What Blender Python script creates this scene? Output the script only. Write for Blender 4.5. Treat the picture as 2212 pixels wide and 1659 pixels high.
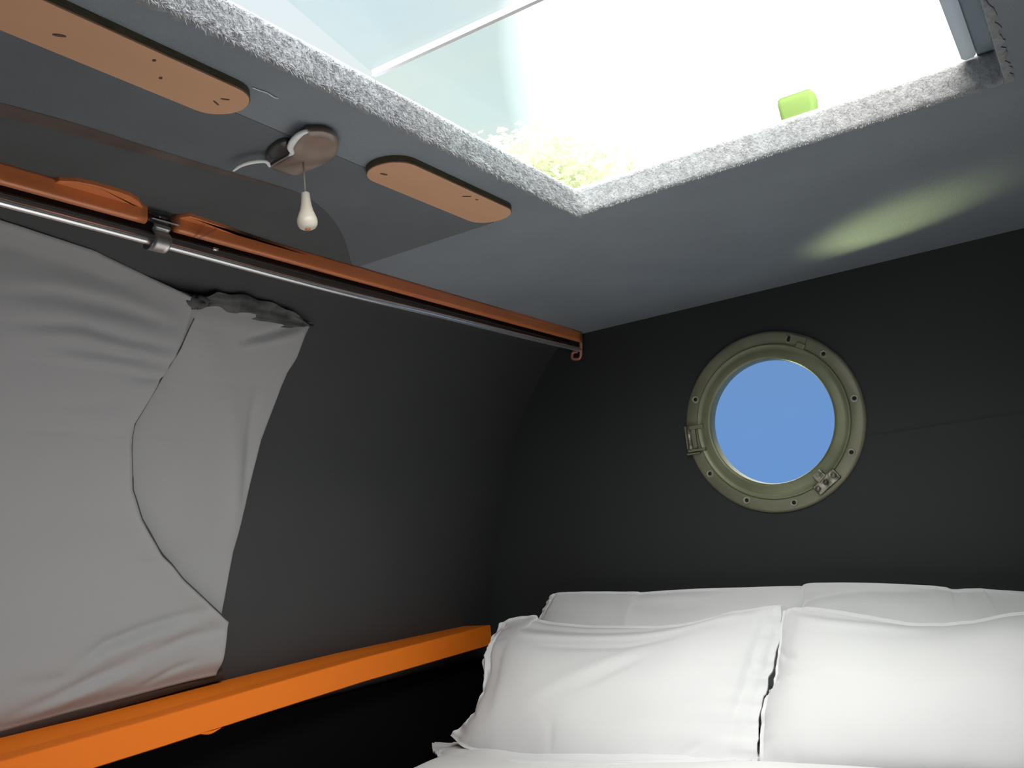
import bpy, bmesh, math, random
import numpy as np
from mathutils import Vector, Matrix, noise

for o in list(bpy.data.objects): bpy.data.objects.remove(o)
scene = bpy.context.scene
COL = scene.collection
random.seed(7)
rng = np.random.default_rng(7)

# ------------------------------------------------------------------ camera
H = 1.35                                   # height of the camera above the cabin floor
D = 2.10                                   # distance from the camera to the end wall
PC = np.array([1106.0, 829.5])
VX = np.array([-2208.0, 1551.0]); VY = np.array([2430.0, 1060.0])   # vanishing points of the cabin's axes
F = math.sqrt(-float(np.dot(VX - PC, VY - PC)))
def _c(v):
    d = np.array([v[0]-PC[0], v[1]-PC[1], F]); return d/np.linalg.norm(d)
AX = -_c(VX); AY = _c(VY); AZ = np.cross(AX, AY)
if AZ[1] > 0: AZ = -AZ
R3 = np.array([AX, AY, AZ])                # camera (right, down, forward) -> cabin axes
cd = bpy.data.cameras.new('camera'); cam = bpy.data.objects.new('camera', cd); COL.objects.link(cam)
cd.sensor_fit = 'HORIZONTAL'; cd.sensor_width = 36.0; cd.lens = F/2212*36.0
cd.clip_start = 0.01; cd.clip_end = 300
m = Matrix(((R3[0][0], -R3[0][1], -R3[0][2], 0), (R3[1][0], -R3[1][1], -R3[1][2], 0),
            (R3[2][0], -R3[2][1], -R3[2][2], H), (0, 0, 0, 1)))
cam.matrix_world = m
scene.camera = cam

# ------------------------------------------------------------------ view, sky, light
vs = scene.view_settings
vs.view_transform = 'Standard'; vs.look = 'None'; vs.gamma = 1; vs.use_curve_mapping = False
vs.exposure = 0.0
world = bpy.data.worlds.new('sky'); scene.world = world; world.use_nodes = True
nt = world.node_tree; nt.nodes.clear()
out = nt.nodes.new('ShaderNodeOutputWorld'); bg = nt.nodes.new('ShaderNodeBackground')
tc = nt.nodes.new('ShaderNodeTexCoord'); sp = nt.nodes.new('ShaderNodeSeparateXYZ')
ramp = nt.nodes.new('ShaderNodeValToRGB')
nt.links.new(tc.outputs['Generated'], sp.inputs[0]); nt.links.new(sp.outputs['Z'], ramp.inputs[0])
SKY_K = 7.5
els = [(0.0, (.15, .32, .66)), (.20, (.17, .32, .60)), (.33, (.84, .90, .91)), (.48, (.80, .88, .90)), (.60, (.78, .87, .93)), (.80, (SKY_K*1.08, SKY_K*.99, SKY_K*.98))]
cr = ramp.color_ramp
while len(cr.elements) < len(els): cr.elements.new(.5)
for e, (p, c) in zip(cr.elements, els): e.position = p; e.color = (c[0], c[1], c[2], 1)
# the veiled sun brightens the sky on the right-hand side
dt = nt.nodes.new('ShaderNodeVectorMath'); dt.operation = 'DOT_PRODUCT'; dt.inputs[1].default_value = Vector(R3 @ np.array([1750-1106., 60-829.5, 2054.6])).normalized()
nt.links.new(tc.outputs['Generated'], dt.inputs[0])
mr = nt.nodes.new('ShaderNodeMapRange'); mr.inputs[1].default_value = .955; mr.inputs[2].default_value = .995; mr.inputs[3].default_value = 0.0; mr.inputs[4].default_value = 2.5
nt.links.new(dt.outputs['Value'], mr.inputs[0])
up = nt.nodes.new('ShaderNodeMapRange'); up.inputs[1].default_value = .24; up.inputs[2].default_value = .34
nt.links.new(sp.outputs['Z'], up.inputs[0])
mm = nt.nodes.new('ShaderNodeMath'); mm.operation = 'MULTIPLY'
nt.links.new(mr.outputs[0], mm.inputs[0]); nt.links.new(up.outputs[0], mm.inputs[1])
add = nt.nodes.new('ShaderNodeVectorMath'); add.operation = 'ADD'
nt.links.new(ramp.outputs[0], add.inputs[0]); nt.links.new(mm.outputs[0], add.inputs[1])
# the bright side of the sky lies behind the camera
d2 = nt.nodes.new('ShaderNodeVectorMath'); d2.operation = 'DOT_PRODUCT'; d2.inputs[1].default_value = Vector((.55, -.58, .62)).normalized()
nt.links.new(tc.outputs['Generated'], d2.inputs[0])
m2 = nt.nodes.new('ShaderNodeMapRange'); m2.interpolation_type = 'SMOOTHSTEP'; m2.inputs[1].default_value = .55; m2.inputs[2].default_value = .98; m2.inputs[3].default_value = 0.0; m2.inputs[4].default_value = 10.0
nt.links.new(d2.outputs['Value'], m2.inputs[0])
add2 = nt.nodes.new('ShaderNodeVectorMath'); add2.operation = 'ADD'
nt.links.new(add.outputs[0], add2.inputs[0]); sc2 = nt.nodes.new('ShaderNodeVectorMath'); sc2.operation = 'SCALE'; sc2.inputs[0].default_value = (1.07, .99, .975)
nt.links.new(m2.outputs[0], sc2.inputs['Scale']); nt.links.new(sc2.outputs[0], add2.inputs[1])
nt.links.new(add2.outputs[0], bg.inputs[0]); nt.links.new(bg.outputs[0], out.inputs[0])

def lamp(name, kind, loc, target, **kw):
    l = bpy.data.lights.new(name, kind); o = bpy.data.objects.new(name, l); COL.objects.link(o)
    o.location = (loc[0], loc[1], loc[2]+H)
    d = Vector(target) - Vector(loc); o.rotation_euler = d.to_track_quat('-Z', 'Y').to_euler()
    for k, v in kw.items(): setattr(l, k, v)
    return o
# light portal in the hatch opening
p = lamp('hatch_portal', 'AREA', (-.35, .74, .60), (-.35, .74, 0), shape='RECTANGLE', size=.64, size_y=1.2)
p.data.cycles.is_portal = True
# added fill lamp behind the camera, standing in for unseen cabin daylight
CABIN = lamp('cabin_fill', 'AREA', (-.15, -1.45, .30), (-.55, 1.9, -.10), shape='RECTANGLE', size=.9, size_y=.4, energy=2.0, color=(1.0, .97, .93))
# added spot outside the porthole for the green glow patch on the ceiling
G0 = Vector((-.63, D, .234)); G1 = Vector((-.285, 1.83, .531)); gd = (G1-G0).normalized()
gs = lamp('ceiling_glow_spot', 'SPOT', G0 - gd*.26, G1, energy=46, color=(.92, 1.0, .42), spot_size=math.radians(19), spot_blend=1.0, shadow_soft_size=.045)

# ------------------------------------------------------------------ helpers
def ray(px, py): return R3 @ np.array([px-PC[0], py-PC[1], F])/F
def atY(px, py, v): d = ray(px, py); return d*v/d[1]
def atX(px, py, v): d = ray(px, py); return d*v/d[0]
def atZ(px, py, v): d = ray(px, py); return d*v/d[2]
def atP(px, py, p0, n):
    d = ray(px, py); return d*(np.dot(p0, n)/np.dot(d, n))

PROF = np.array([(-.514, .253), (-.530, .250), (-.546, .243), (-.559, .232), (-.583, .204), (-.608, .168), (-.631, .124), (-.647, .074), (-.663, .03), (-.675, -.025), (-.687, -.081), (-.69, -.106), (-.70, -.20), (-.71, -.66)])*D
def wall_hit(px, py):
    d = ray(px, py)
    for (x0, z0), (x1, z1) in zip(PROF[:-1], PROF[1:]):
        A = np.array([[d[0], -(x1-x0)], [d[2], -(z1-z0)]])
        t, s = np.linalg.solve(A, [x0, z0])
        if -1e-6 <= s <= 1+1e-6 and t > 0: return d*t
    return None
def wall_x(z):
    return float(np.interp(z, PROF[::-1, 1], PROF[::-1, 0]))
def wall_n(z):
    e = .01; dx = wall_x(z+e)-wall_x(z-e); n = np.array([2*e, 0, -dx]); return n/np.linalg.norm(n)

def mesh(name, verts, faces, mat, parent=None, smooth=True, auto=None):
    me = bpy.data.meshes.new(name)
    me.from_pydata([(float(v[0]), float(v[1]), float(v[2])+H) for v in verts], [], faces)
    me.update()
    if smooth: me.polygons.foreach_set('use_smooth', [True]*len(me.polygons))
    o = bpy.data.objects.new(name, me); COL.objects.link(o)
    if mat: me.materials.append(mat)
    if parent: o.parent = parent; o.matrix_parent_inverse = parent.matrix_world.inverted()
    if auto:
        b = o.modifiers.new('bevel', 'BEVEL'); b.width = auto; b.segments = 3; b.limit_method = 'ANGLE'
        b.harden_normals = False
    return o
def tag(o, label=None, cat=None, group=None, kind=None):
    if label: o['label'] = label
    if cat: o['category'] = cat
    if group: o['group'] = group
    if kind: o['kind'] = kind
    return o
def empty(name, loc, **kw):
    o = bpy.data.objects.new(name, None); COL.objects.link(o); o.location = (float(loc[0]), float(loc[1]), float(loc[2])+H)
    o.empty_display_size = .05
    o.matrix_world = Matrix.Translation(o.location)
    return tag(o, **kw)
def grid(fn, nu, nv, closed_u=False):
    V = [fn(i/(nu if closed_u else nu-1), j/(nv-1)) for i in range(nu) for j in range(nv)]
    Fc = []
    for i in range(nu if closed_u else nu-1):
        i2 = (i+1) % nu
        for j in range(nv-1):
            Fc.append((i*nv+j, i2*nv+j, i2*nv+j+1, i*nv+j+1))
    return V, Fc
def box(a, b):
    x0, y0, z0 = a; x1, y1, z1 = b
    V = [(x0, y0, z0), (x1, y0, z0), (x1, y1, z0), (x0, y1, z0), (x0, y0, z1), (x1, y0, z1), (x1, y1, z1), (x0, y1, z1)]
    return V, [(0, 3, 2, 1), (4, 5, 6, 7), (0, 1, 5, 4), (1, 2, 6, 5), (2, 3, 7, 6), (3, 0, 4, 7)]
def joinm(*parts):
    V = []; Fc = []
    for v, f in parts:
        k = len(V); V += list(v); Fc += [tuple(i+k for i in q) for q in f]
    return V, Fc
def spline(pts, n):
    pts = [np.array(p, float) for p in pts]
    if len(pts) == 2: return [pts[0]+(pts[1]-pts[0])*k/(n-1) for k in range(n)]
    P = [2*pts[0]-pts[1]]+pts+[2*pts[-1]-pts[-2]]; out = []
    m_ = len(pts)-1
    for k in range(n):
        t = k/(n-1)*m_; i = min(int(t), m_-1); u = t-i
        a, b, c, d = P[i:i+4]
        out.append(.5*((2*b)+(-a+c)*u+(2*a-5*b+4*c-d)*u*u+(-a+3*b-3*c+d)*u**3))
    return out
def tube(path, r, seg=12, flat=1.0, upv=(0, 0, 1), caps=True):
    path = [np.array(p, float) for p in path]; n = len(path)
    V = []; up_ = np.array(upv, float)
    for i, p in enumerate(path):
        t = path[min(i+1, n-1)]-path[max(i-1, 0)]; t = t/(np.linalg.norm(t)+1e-12)
        s = np.cross(t, up_)
        if np.linalg.norm(s) < 1e-4: s = np.cross(t, np.array([1., 0, 0]))
        s /= np.linalg.norm(s); w = np.cross(s, t)
        rr = r[i] if hasattr(r, '__len__') else r
        for k in range(seg):
            a = 2*math.pi*k/seg
            V.append(p+s*math.cos(a)*rr+w*math.sin(a)*rr*flat)
    Fc = [(i*seg+k, i*seg+(k+1) % seg, (i+1)*seg+(k+1) % seg, (i+1)*seg+k) for i in range(n-1) for k in range(seg)]
    if caps: Fc += [tuple(range(seg))[::-1], tuple((n-1)*seg+k for k in range(seg))]
    return V, Fc
def revolve(profile, c, ax, seg=64):
    """profile: list of (r, h); ax: unit axis; c: centre"""
    ax = np.array(ax, float); ax /= np.linalg.norm(ax)
    s = np.cross(ax, [0, 0, 1.]); s = s/np.linalg.norm(s) if np.linalg.norm(s) > 1e-3 else np.array([1., 0, 0])
    w = np.cross(ax, s); c = np.array(c, float); V = []
    for k in range(seg):
        a = 2*math.pi*k/seg; d = s*math.cos(a)+w*math.sin(a)
        for r, h in profile: V.append(c+d*r+ax*h)
    n = len(profile)
    return V, [(k*n+j, ((k+1) % seg)*n+j, ((k+1) % seg)*n+j+1, k*n+j+1) for k in range(seg) for j in range(n-1)]
def slab(outline, z0, z1):
    """vertical extrusion of a closed outline of (x, y)"""
    n = len(outline)
    V = [(x, y, z0) for x, y in outline]+[(x, y, z1) for x, y in outline]
    return V, [tuple(range(n))[::-1], tuple(range(n, 2*n))]+[(i, (i+1) % n, n+(i+1) % n, n+i) for i in range(n)]

# ------------------------------------------------------------------ materials
def mat(name, col, rough=.5, metal=0.0, spec=.5, var=.0, vscale=8.0, bump=.0, bscale=60.0, col2=None, stretch=None, coat=0.0, trans=0.0, alpha=1.0, sheen=0.0, detail=6.0):
    M = bpy.data.materials.new(name); M.use_nodes = True; T = M.node_tree
    b = T.nodes['Principled BSDF']
    b.inputs['Base Color'].default_value = (*col, 1); b.inputs['Roughness'].default_value = rough
    b.inputs['Metallic'].default_value = metal; b.inputs['Specular IOR Level'].default_value = spec
    b.inputs['Coat Weight'].default_value = coat; b.inputs['Transmission Weight'].default_value = trans
    b.inputs['Alpha'].default_value = alpha; b.inputs['Sheen Weight'].default_value = sheen
    tcn = T.nodes.new('ShaderNodeTexCoord'); mp = T.nodes.new('ShaderNodeMapping')
    T.links.new(tcn.outputs['Object'], mp.inputs[0])
    if stretch: mp.inputs['Scale'].default_value = stretch
    if var or col2:
        n = T.nodes.new('ShaderNodeTexNoise'); n.inputs['Scale'].default_value = vscale; n.inputs['Detail'].default_value = detail
        T.links.new(mp.outputs[0], n.inputs['Vector'])
        c2 = col2 if col2 else tuple(c*(1-var) for c in col)
        r = T.nodes.new('ShaderNodeValToRGB'); r.color_ramp.elements[0].position = .35; r.color_ramp.elements[1].position = .65
        r.color_ramp.elements[0].color = (*c2, 1); r.color_ramp.elements[1].color = (*col, 1)
        T.links.new(n.outputs['Fac'], r.inputs[0]); T.links.new(r.outputs[0], b.inputs['Base Color'])
    if bump:
        n = T.nodes.new('ShaderNodeTexNoise'); n.inputs['Scale'].default_value = bscale; n.inputs['Detail'].default_value = 8
        T.links.new(mp.outputs[0], n.inputs['Vector'])
        bp = T.nodes.new('ShaderNodeBump'); bp.inputs['Strength'].default_value = bump; bp.inputs['Distance'].default_value = .004
        T.links.new(n.outputs['Fac'], bp.inputs['Height']); T.links.new(bp.outputs[0], b.inputs['Normal'])
    return M
M_CEIL = mat('grey_lining_carpet', (.228, .257, .290), .95, var=.10, vscale=5, bump=.35, bscale=350, spec=.15)
M_FLEECE = mat('grey_fleece_edge', (.30, .31, .325), .95, var=.25, vscale=120, bump=.5, bscale=300, spec=.1)
M_WALL = mat('charcoal_wall_paint', (.030, .034, .036), .55, var=.12, vscale=3, bump=.08, bscale=90, spec=.35)
M_SIDE = mat('charcoal_side_lining', (.046, .048, .050), .60, var=.12, vscale=3, bump=.08, bscale=120, spec=.35)
M_DARK = mat('black_lining', (.0025, .0025, .003), .9, spec=.1, var=.1)
M_FLOOR = mat('dark_floor_boards', (.05, .035, .025), .6, var=.3, vscale=10, stretch=(8, 1, 1))
M_PLY = mat('pale_plywood', (.60, .345, .210), .65, col2=(.55, .31, .185), vscale=7, stretch=(1, .25, 1), spec=.25)
M_PLYE = mat('plywood_edge', (.13, .105, .07), .7, col2=(.07, .06, .04), vscale=60, stretch=(1, 1, 12), spec=.2)
M_ORANGE = mat('orange_varnished_wood', (.86, .20, .014), .5, col2=(.78, .175, .012), vscale=4, stretch=(1, .15, 1), spec=.2, coat=.0)
M_PELMET = mat('red_brown_varnished_wood', (.72, .225, .075), .30, col2=(.58, .165, .05), vscale=9, stretch=(4, .3, 4), spec=.6, coat=.5)
M_REFLECTBAND = mat('brown_reflection_band', (.135, .105, .095), .9, spec=.1, var=.3, vscale=12)
M_CHROME = mat('bright_chrome', (.92, .92, .93), .24, .85)
M_DULL = mat('dull_steel', (.55, .53, .52), .38, 1.0, bump=.2, bscale=50)
M_TRACK_SHADE = mat('dark_rail_and_shade', (.05, .043, .04), .35, .3)
M_COPPER = mat('copper_paint', (.62, .26, .17), .42, .25, spec=.5)
M_BRASS = mat('verdigris_brass', (.30, .30, .21), .45, .3, col2=(.19, .20, .135), vscale=7, bump=.25, bscale=35, detail=8)
M_BRASSIN = mat('green_aged_brass', (.26, .28, .175), .42, .25, col2=(.18, .205, .12), vscale=9, bump=.2, bscale=30)
M_BRIGHT = mat('worn_bright_brass', (.50, .48, .40), .38, .7, col2=(.12, .11, .09), vscale=60, bump=.6, bscale=90)
M_SCREW = mat('pale_worn_brass', (.42, .43, .33), .45, .2, var=.3, vscale=30)
M_HOLE = mat('dark_hole', (.012, .012, .010), .8)
M_KNOT = mat('wood_knot', (.10, .05, .03), .7)
M_CREAM = mat('cream_plastic', (.66, .62, .53), .35, spec=.5)
M_CORD = mat('grey_cord', (.42, .40, .36), .8)
M_SHADE = mat('brown_glass', (.17, .115, .090), .22, col2=(.34, .27, .23), vscale=16, spec=.7, coat=.4, detail=1)
M_SMOKE = mat('smoky_plastic', (.045, .048, .05), .22, spec=.6)
M_PILLOW = mat('white_cotton', (.80, .80, .80), .9, bump=.05, bscale=500, spec=.15, sheen=.1)
M_PILLOW2 = mat('white_cotton_pillow', (.78, .785, .80), .9, bump=.05, bscale=500, spec=.15, sheen=.1)
M_CURTAIN = mat('grey_white_curtain_cloth', (.355, .355, .36), .9, bump=.06, bscale=400, spec=.15)
M_CURTAIN2 = mat('grey_white_curtain_cloth_side', (.355, .355, .355), .9, bump=.06, bscale=400, spec=.15)
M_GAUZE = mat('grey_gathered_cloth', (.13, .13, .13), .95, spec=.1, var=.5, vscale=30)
M_WHITE = mat('white_paint', (.85, .87, .88), .4)
M_ROOF = mat('dark_roof_paint', (.06, .09, .08), .5)

def trans_mat(name, col, tcol, mixf, rough=.5):
    M = bpy.data.materials.new(name); M.use_nodes = True; T = M.node_tree; T.nodes.clear()
    o = T.nodes.new('ShaderNodeOutputMaterial'); a = T.nodes.new('ShaderNodeBsdfDiffuse'); b = T.nodes.new('ShaderNodeBsdfTranslucent')
    x = T.nodes.new('ShaderNodeMixShader'); x.inputs[0].default_value = mixf
    a.inputs[0].default_value = (*col, 1); b.inputs[0].default_value = (*tcol, 1)
    T.links.new(a.outputs[0], x.inputs[1]); T.links.new(b.outputs[0], x.inputs[2]); T.links.new(x.outputs[0], o.inputs[0])
    return M
M_GREENTUB = trans_mat('green_translucent_plastic', (.27, .40, .13), (.22, .34, .09), .3)
M_CLEARRIM = trans_mat('clear_rim_plastic', (.85, .86, .84), (.85, .86, .84), .6)
M_LIGHTSTRIP = trans_mat('white_plastic_strip', (.56, .61, .66), (.40, .44, .48), .36)
M_LEAF = trans_mat('pale_leaf', (.62, .64, .46), (.66, .68, .46), .5)

def glass(name, tint, gl=.06, var=None):
    M = bpy.data.materials.new(name); M.use_nodes = True; T = M.node_tree; T.nodes.clear()
    o = T.nodes.new('ShaderNodeOutputMaterial'); a = T.nodes.new('ShaderNodeBsdfTransparent'); b = T.nodes.new('ShaderNodeBsdfGlossy')
    x = T.nodes.new('ShaderNodeMixShader'); x.inputs[0].default_value = gl; b.inputs['Roughness'].default_value = .05
    a.inputs[0].default_value = (*tint, 1)
    if var:
        tcn = T.nodes.new('ShaderNodeTexCoord'); n = T.nodes.new('ShaderNodeTexNoise'); n.inputs['Scale'].default_value = 4; n.inputs['Detail'].default_value = 5
        r = T.nodes.new('ShaderNodeValToRGB'); r.color_ramp.elements[0].position = .38; r.color_ramp.elements[1].position = .62
        r.color_ramp.elements[0].color = (*tint, 1); r.color_ramp.elements[1].color = (*var, 1)
        T.links.new(tcn.outputs['Object'], n.inputs['Vector']); T.links.new(n.outputs['Fac'], r.inputs[0]); T.links.new(r.outputs[0], a.inputs[0])
    T.links.new(a.outputs[0], x.inputs[1]); T.links.new(b.outputs[0], x.inputs[2]); T.links.new(x.outputs[0], o.inputs[0])
    return M
M_GLASS = glass('porthole_glass_tint', (.96, .97, .99), .001)
M_ACRYL = glass('pale_acrylic', (.90, .96, .96), .02, (.95, .97, .95))
M_ACRYL2 = glass('pale_acrylic_green', (.90, .97, .95), .02, (.96, .97, .93))
M_CLEAR = glass('clear_plastic', (.86, .86, .86), .14)

# ------------------------------------------------------------------ the cabin shell
ZC = .253*D                                  # ceiling
ZT = ZC+.041                                 # top edge of the fleece-lined hatch upstand
XL = -.514*D                                 # where the ceiling meets the side wall
XM = -.35; XR = 2*XM-XL                      # cabin is symmetric about the hatch
YN = -1.6                                    # near end of the cabin
ZF = -H
hx0, hx1, hy0, hy1 = -.662, -.030, .12, 1.326

def ring_pts(x0, y0, x1, y1, nx, ny):
    P = [(x0+(x1-x0)*i/nx, y0) for i in range(nx)]+[(x1, y0+(y1-y0)*i/ny) for i in range(ny)]
    P += [(x1-(x1-x0)*i/nx, y1) for i in range(nx)]+[(x0, y1-(y1-y0)*i/ny) for i in range(ny)]
    return P
def ringmesh(rings):
    n = len(rings[0]); V = [p for r in rings for p in r]
    return V, [(k*n+i, k*n+(i+1) % n, (k+1)*n+(i+1) % n, (k+1)*n+i) for k in range(len(rings)-1) for i in range(n)]
NX, NY = 90, 170
inn = ring_pts(hx0, hy0, hx1, hy1, NX, NY); outr = ring_pts(XL-.10, YN-.05, XR+.10, D+.05, NX, NY)
def jit(k, x, y, s, a): return a*noise.noise(Vector((x*s, y*s, k*7.3)))
low = [(x+jit(1, x, y, 40, .004), y+jit(2, x, y, 40, .004), ZC) for x, y in inn]
mesh('ceiling', *ringmesh([[(x, y, ZT+.02) for x, y in outr], [(x, y, ZC) for x, y in outr], low, [(x, y, ZC+.012) for x, y in inn], [(x, y, ZT) for x, y in inn], [(x-.07*(1 if x<(hx0+hx1)/2 else -1), y-.07*(1 if y<(hy0+hy1)/2 else -1), ZT+.001) for x, y in inn], [(x, y, ZT+.02) for x, y in outr]]), M_CEIL, smooth=False)
tag(bpy.data.objects['ceiling'], kind='structure')

# fleece lining of the hatch upstand, ragged at its lower edge
def inset(p, d, z, k=0, a=0.0):
    x, y = p
    cx, cy = (hx0+hx1)/2, (hy0+hy1)/2
    sx = 1 if x < cx else -1; sy = 1 if y < cy else -1
    ex = abs(x-hx0) < 1e-6 or abs(x-hx1) < 1e-6; ey = abs(y-hy0) < 1e-6 or abs(y-hy1) < 1e-6
    nx_ = sx*d if ex else 0; ny_ = sy*d if ey else 0
    j = a*.6*noise.noise(Vector((x*90, y*90, k)))+a*.6*noise.noise(Vector((x*300, y*300, k+9)))
    return (x+nx_+(sx*j if ex else 0), y+ny_+(sy*j if ey else 0), z)
rag = lambda p: -.0035+.005*noise.noise(Vector((p[0]*70, p[1]*70, 3)))+.004*noise.noise(Vector((p[0]*230, p[1]*230, 5)))
ri = []
ri.append([inset(p, -.006, ZC-.0012+0*rag(p), 1, .010) for p in inn])
ri.append([inset(p, .002, ZC-.002+rag(p)*.5, 2, .003) for p in inn])
for t in np.linspace(0, 1, 9):
    ri.append([inset(p, .004, ZC+.004+(ZT-ZC-.006)*t+(rag(p)*.3 if t < .3 else 0), 4+t*9, .0014) for p in inn])
ri.append([inset(p, -.001, ZT+.004, 3, .001) for p in inn])
ri.append([inset(p, -.02, ZT+.004, 3, 0) for p in inn])
edge = mesh('trim_1', *ringmesh(ri), M_FLEECE); tag(edge, kind='structure')
# loose pile of the fleece
def pile(n):
    V = []; Fc = []
    L = [(hx0, hy0+.0, hx0, hy1, 1, 0), (hx0, hy1, hx1, hy1, 0, -1), (hx1, hy0, hx1, hy1, -1, 0)]
    W = [.80, .15, .05]
    for _ in range(n):
        x0, y0, x1, y1, nx_, ny_ = L[int(rng.choice(3, p=W))]
        t = rng.random(); z = ZC-.003+(ZT-ZC)*(rng.random()**1.6)
        p = np.array([x0+(x1-x0)*t+nx_*.004, y0+(y1-y0)*t+ny_*.004, z])
        d = np.array([nx_, ny_, -.9-rng.random()])+rng.normal(0, .55, 3)
        d /= np.linalg.norm(d); l = (.003+.006*rng.random())*(1 if nx_ > 0 else .5)
        s = np.cross(d, rng.normal(0, 1, 3)); s /= np.linalg.norm(s); w = .0003
        bend = rng.normal(0, .3, 3)*l*.5
        k = len(V)
        V += [p-s*w, p+s*w, p+d*l*.55+bend+s*w*.8, p+d*l*.55+bend-s*w*.8, p+d*l+bend*1.6]
        Fc += [(k, k+1, k+2, k+3), (k+3, k+2, k+4)]
    return V, Fc
pl = mesh('fleece_pile', *pile(26000), M_FLEECE, edge); tag(pl, kind='stuff')

# side walls follow the tumblehome profile
def side(mirror):
    P = [(XL+.012, ZC+.006)]+[tuple(q) for q in spline([np.array(q) for q in PROF], 60)]
    f = (lambda x: 2*XM-x) if mirror else (lambda x: x)
    n = len(P); V = []
    ys = [YN, D+.05]
    for y in ys:
        V += [(f(x), y, z) for x, z in P]
    for y in ys:
        V += [(f(x-.05), y, z+(.04 if k < 3 else 0)) for k, (x, z) in enumerate(P)]
    Fc = [(k, n+k, n+k+1, k+1) for k in range(n-1)]+[(2*n+k, 2*n+k+1, 3*n+k+1, 3*n+k) for k in range(n-1)]
    Fc += [(0, 2*n, 3*n, n), (n-1, 2*n-1, 4*n-1, 3*n-1)]
    return V, Fc
tag(mesh('wall_left', *side(False), M_SIDE), kind='structure')
tag(mesh('wall_right', *side(True), M_SIDE), kind='structure')

# end wall with a round hole for the porthole
PCX, PCZ, PR = -.630, .2335, .203
def endwall():
    n = 96; ang = [2*math.pi*i/n for i in range(n)]
    x0, x1, z0, z1 = XL-.50, XR+.50, ZF, ZC+.05
    hole = [(PCX+.165*math.cos(a), PCZ+.165*math.sin(a)) for a in ang]
    box_ = []
    for a in ang:
        c, s = math.cos(a), math.sin(a); t = 1e9
        if c > 1e-9: t = min(t, (x1-PCX)/c)
        if c < -1e-9: t = min(t, (x0-PCX)/c)
        if s > 1e-9: t = min(t, (z1-PCZ)/s)
        if s < -1e-9: t = min(t, (z0-PCZ)/s)
        box_.append((PCX+c*t, PCZ+s*t))
    # add the true corners by snapping the nearest point
    for cx_, cz_ in ((x0, z0), (x1, z0), (x0, z1), (x1, z1)):
        k = min(range(n), key=lambda i: (box_[i][0]-cx_)**2+(box_[i][1]-cz_)**2); box_[k] = (cx_, cz_)
    R = [[(x, D, z) for x, z in box_], [(x, D, z) for x, z in hole], [(x, D+.055, z) for x, z in hole], [(x, D+.055, z) for x, z in box_], [(x, D, z) for x, z in box_]]
    return ringmesh(R)
tag(mesh('wall_far', *endwall(), M_WALL, smooth=False), kind='structure')
tag(mesh('wall_near', *box((XL-.5, YN-.05, ZF), (XR+.5, YN, ZC+.05)), M_WALL, smooth=False), kind='structure')
tag(mesh('floor', *box((XL-.5, YN-.05, ZF-.05), (XR+.5, D+.05, ZF)), M_FLOOR, smooth=False), kind='structure')
# thin joint across the end wall to the right of the porthole
j0 = atY(1869, 926, D); j1 = atY(2212, 905, D)
zj = float(j0[2]+j1[2])/2
tag(mesh('trim_2', *box((PCX+PR-.002, D-.0015, zj-.0012), (XR+.36, D+.001, zj+.0012)), M_WALL, smooth=False), kind='structure')

# ------------------------------------------------------------------ hatch (skylight) in the roof
hatch = empty('window_2', (XM, .9, ZT+.02), kind='structure')
# outer roof, with the same opening
o1 = ring_pts(hx0-.07, hy0-.07, hx1+.07, hy1+.07, 4, 4); o2 = ring_pts(XL-.12, YN-.05, XR+.12, D+.06, 4, 4)
mesh('roof_deck', *ringmesh([[(x, y, ZT+.022) for x, y in o2], [(x, y, ZT+.018) for x, y in o2], [(x, y, ZT+.018) for x, y in o1], [(x, y, ZT+.024) for x, y in o1], [(x, y, ZT+.022) for x, y in o2]]), M_ROOF, hatch, smooth=False)
ZP = ZT+.028
# fixed rear pane
mesh('fixed_pane', *box((hx0-.09, .865, ZP), (hx1+.09, hy1+.09, ZP+.004)), M_ACRYL2, hatch, smooth=False)
# hinge bar across the hatch
mesh('hinge_bar', *box((hx0-.02, .852, ZP-.004), (hx1+.02, .858, ZP+.004)), M_WHITE, hatch, smooth=False)
# front pane, hinged and propped open towards the camera end
def tilted(x0, x1, y0, y1, th):
    s = .23
    V = []
    for z_ in (0, th):
        for (x, y) in ((x0, y0), (x1, y0), (x1, y1), (x0, y1)):
            V.append((x, y, ZP+.003+(.852-y)*s+z_))
    return V, [(0, 3, 2, 1), (4, 5, 6, 7), (0, 1, 5, 4), (1, 2, 6, 5), (2, 3, 7, 6), (3, 0, 4, 7)]
mesh('hinged_pane', *tilted(hx0-.022, hx1+.02, .20, .852, .004), M_ACRYL, hatch, smooth=False)
# right-hand runner: a pale plastic strip beside a dark rail
a_ = [(hx1+.004, hy0), (hx1+.004, hy1+.05), (-.058, hy1+.05), (-.058, hy0)]
mesh('runner_rail', *slab([a_[0], a_[1], a_[2], a_[3]], ZT+.004, ZT+.020), mat('grey_blue_rail', (.20, .25, .29), .5), hatch, smooth=False)
b_ = [(-.058, hy0), (-.058, hy1-.012), (-.062, hy1-.004), (-.072, hy1-.003), (-.076, hy1-.010), (-.076, hy0)]
mesh('runner_strip', *slab(b_, ZT+.001, ZT+.006), M_LIGHTSTRIP, hatch, smooth=False)

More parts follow.
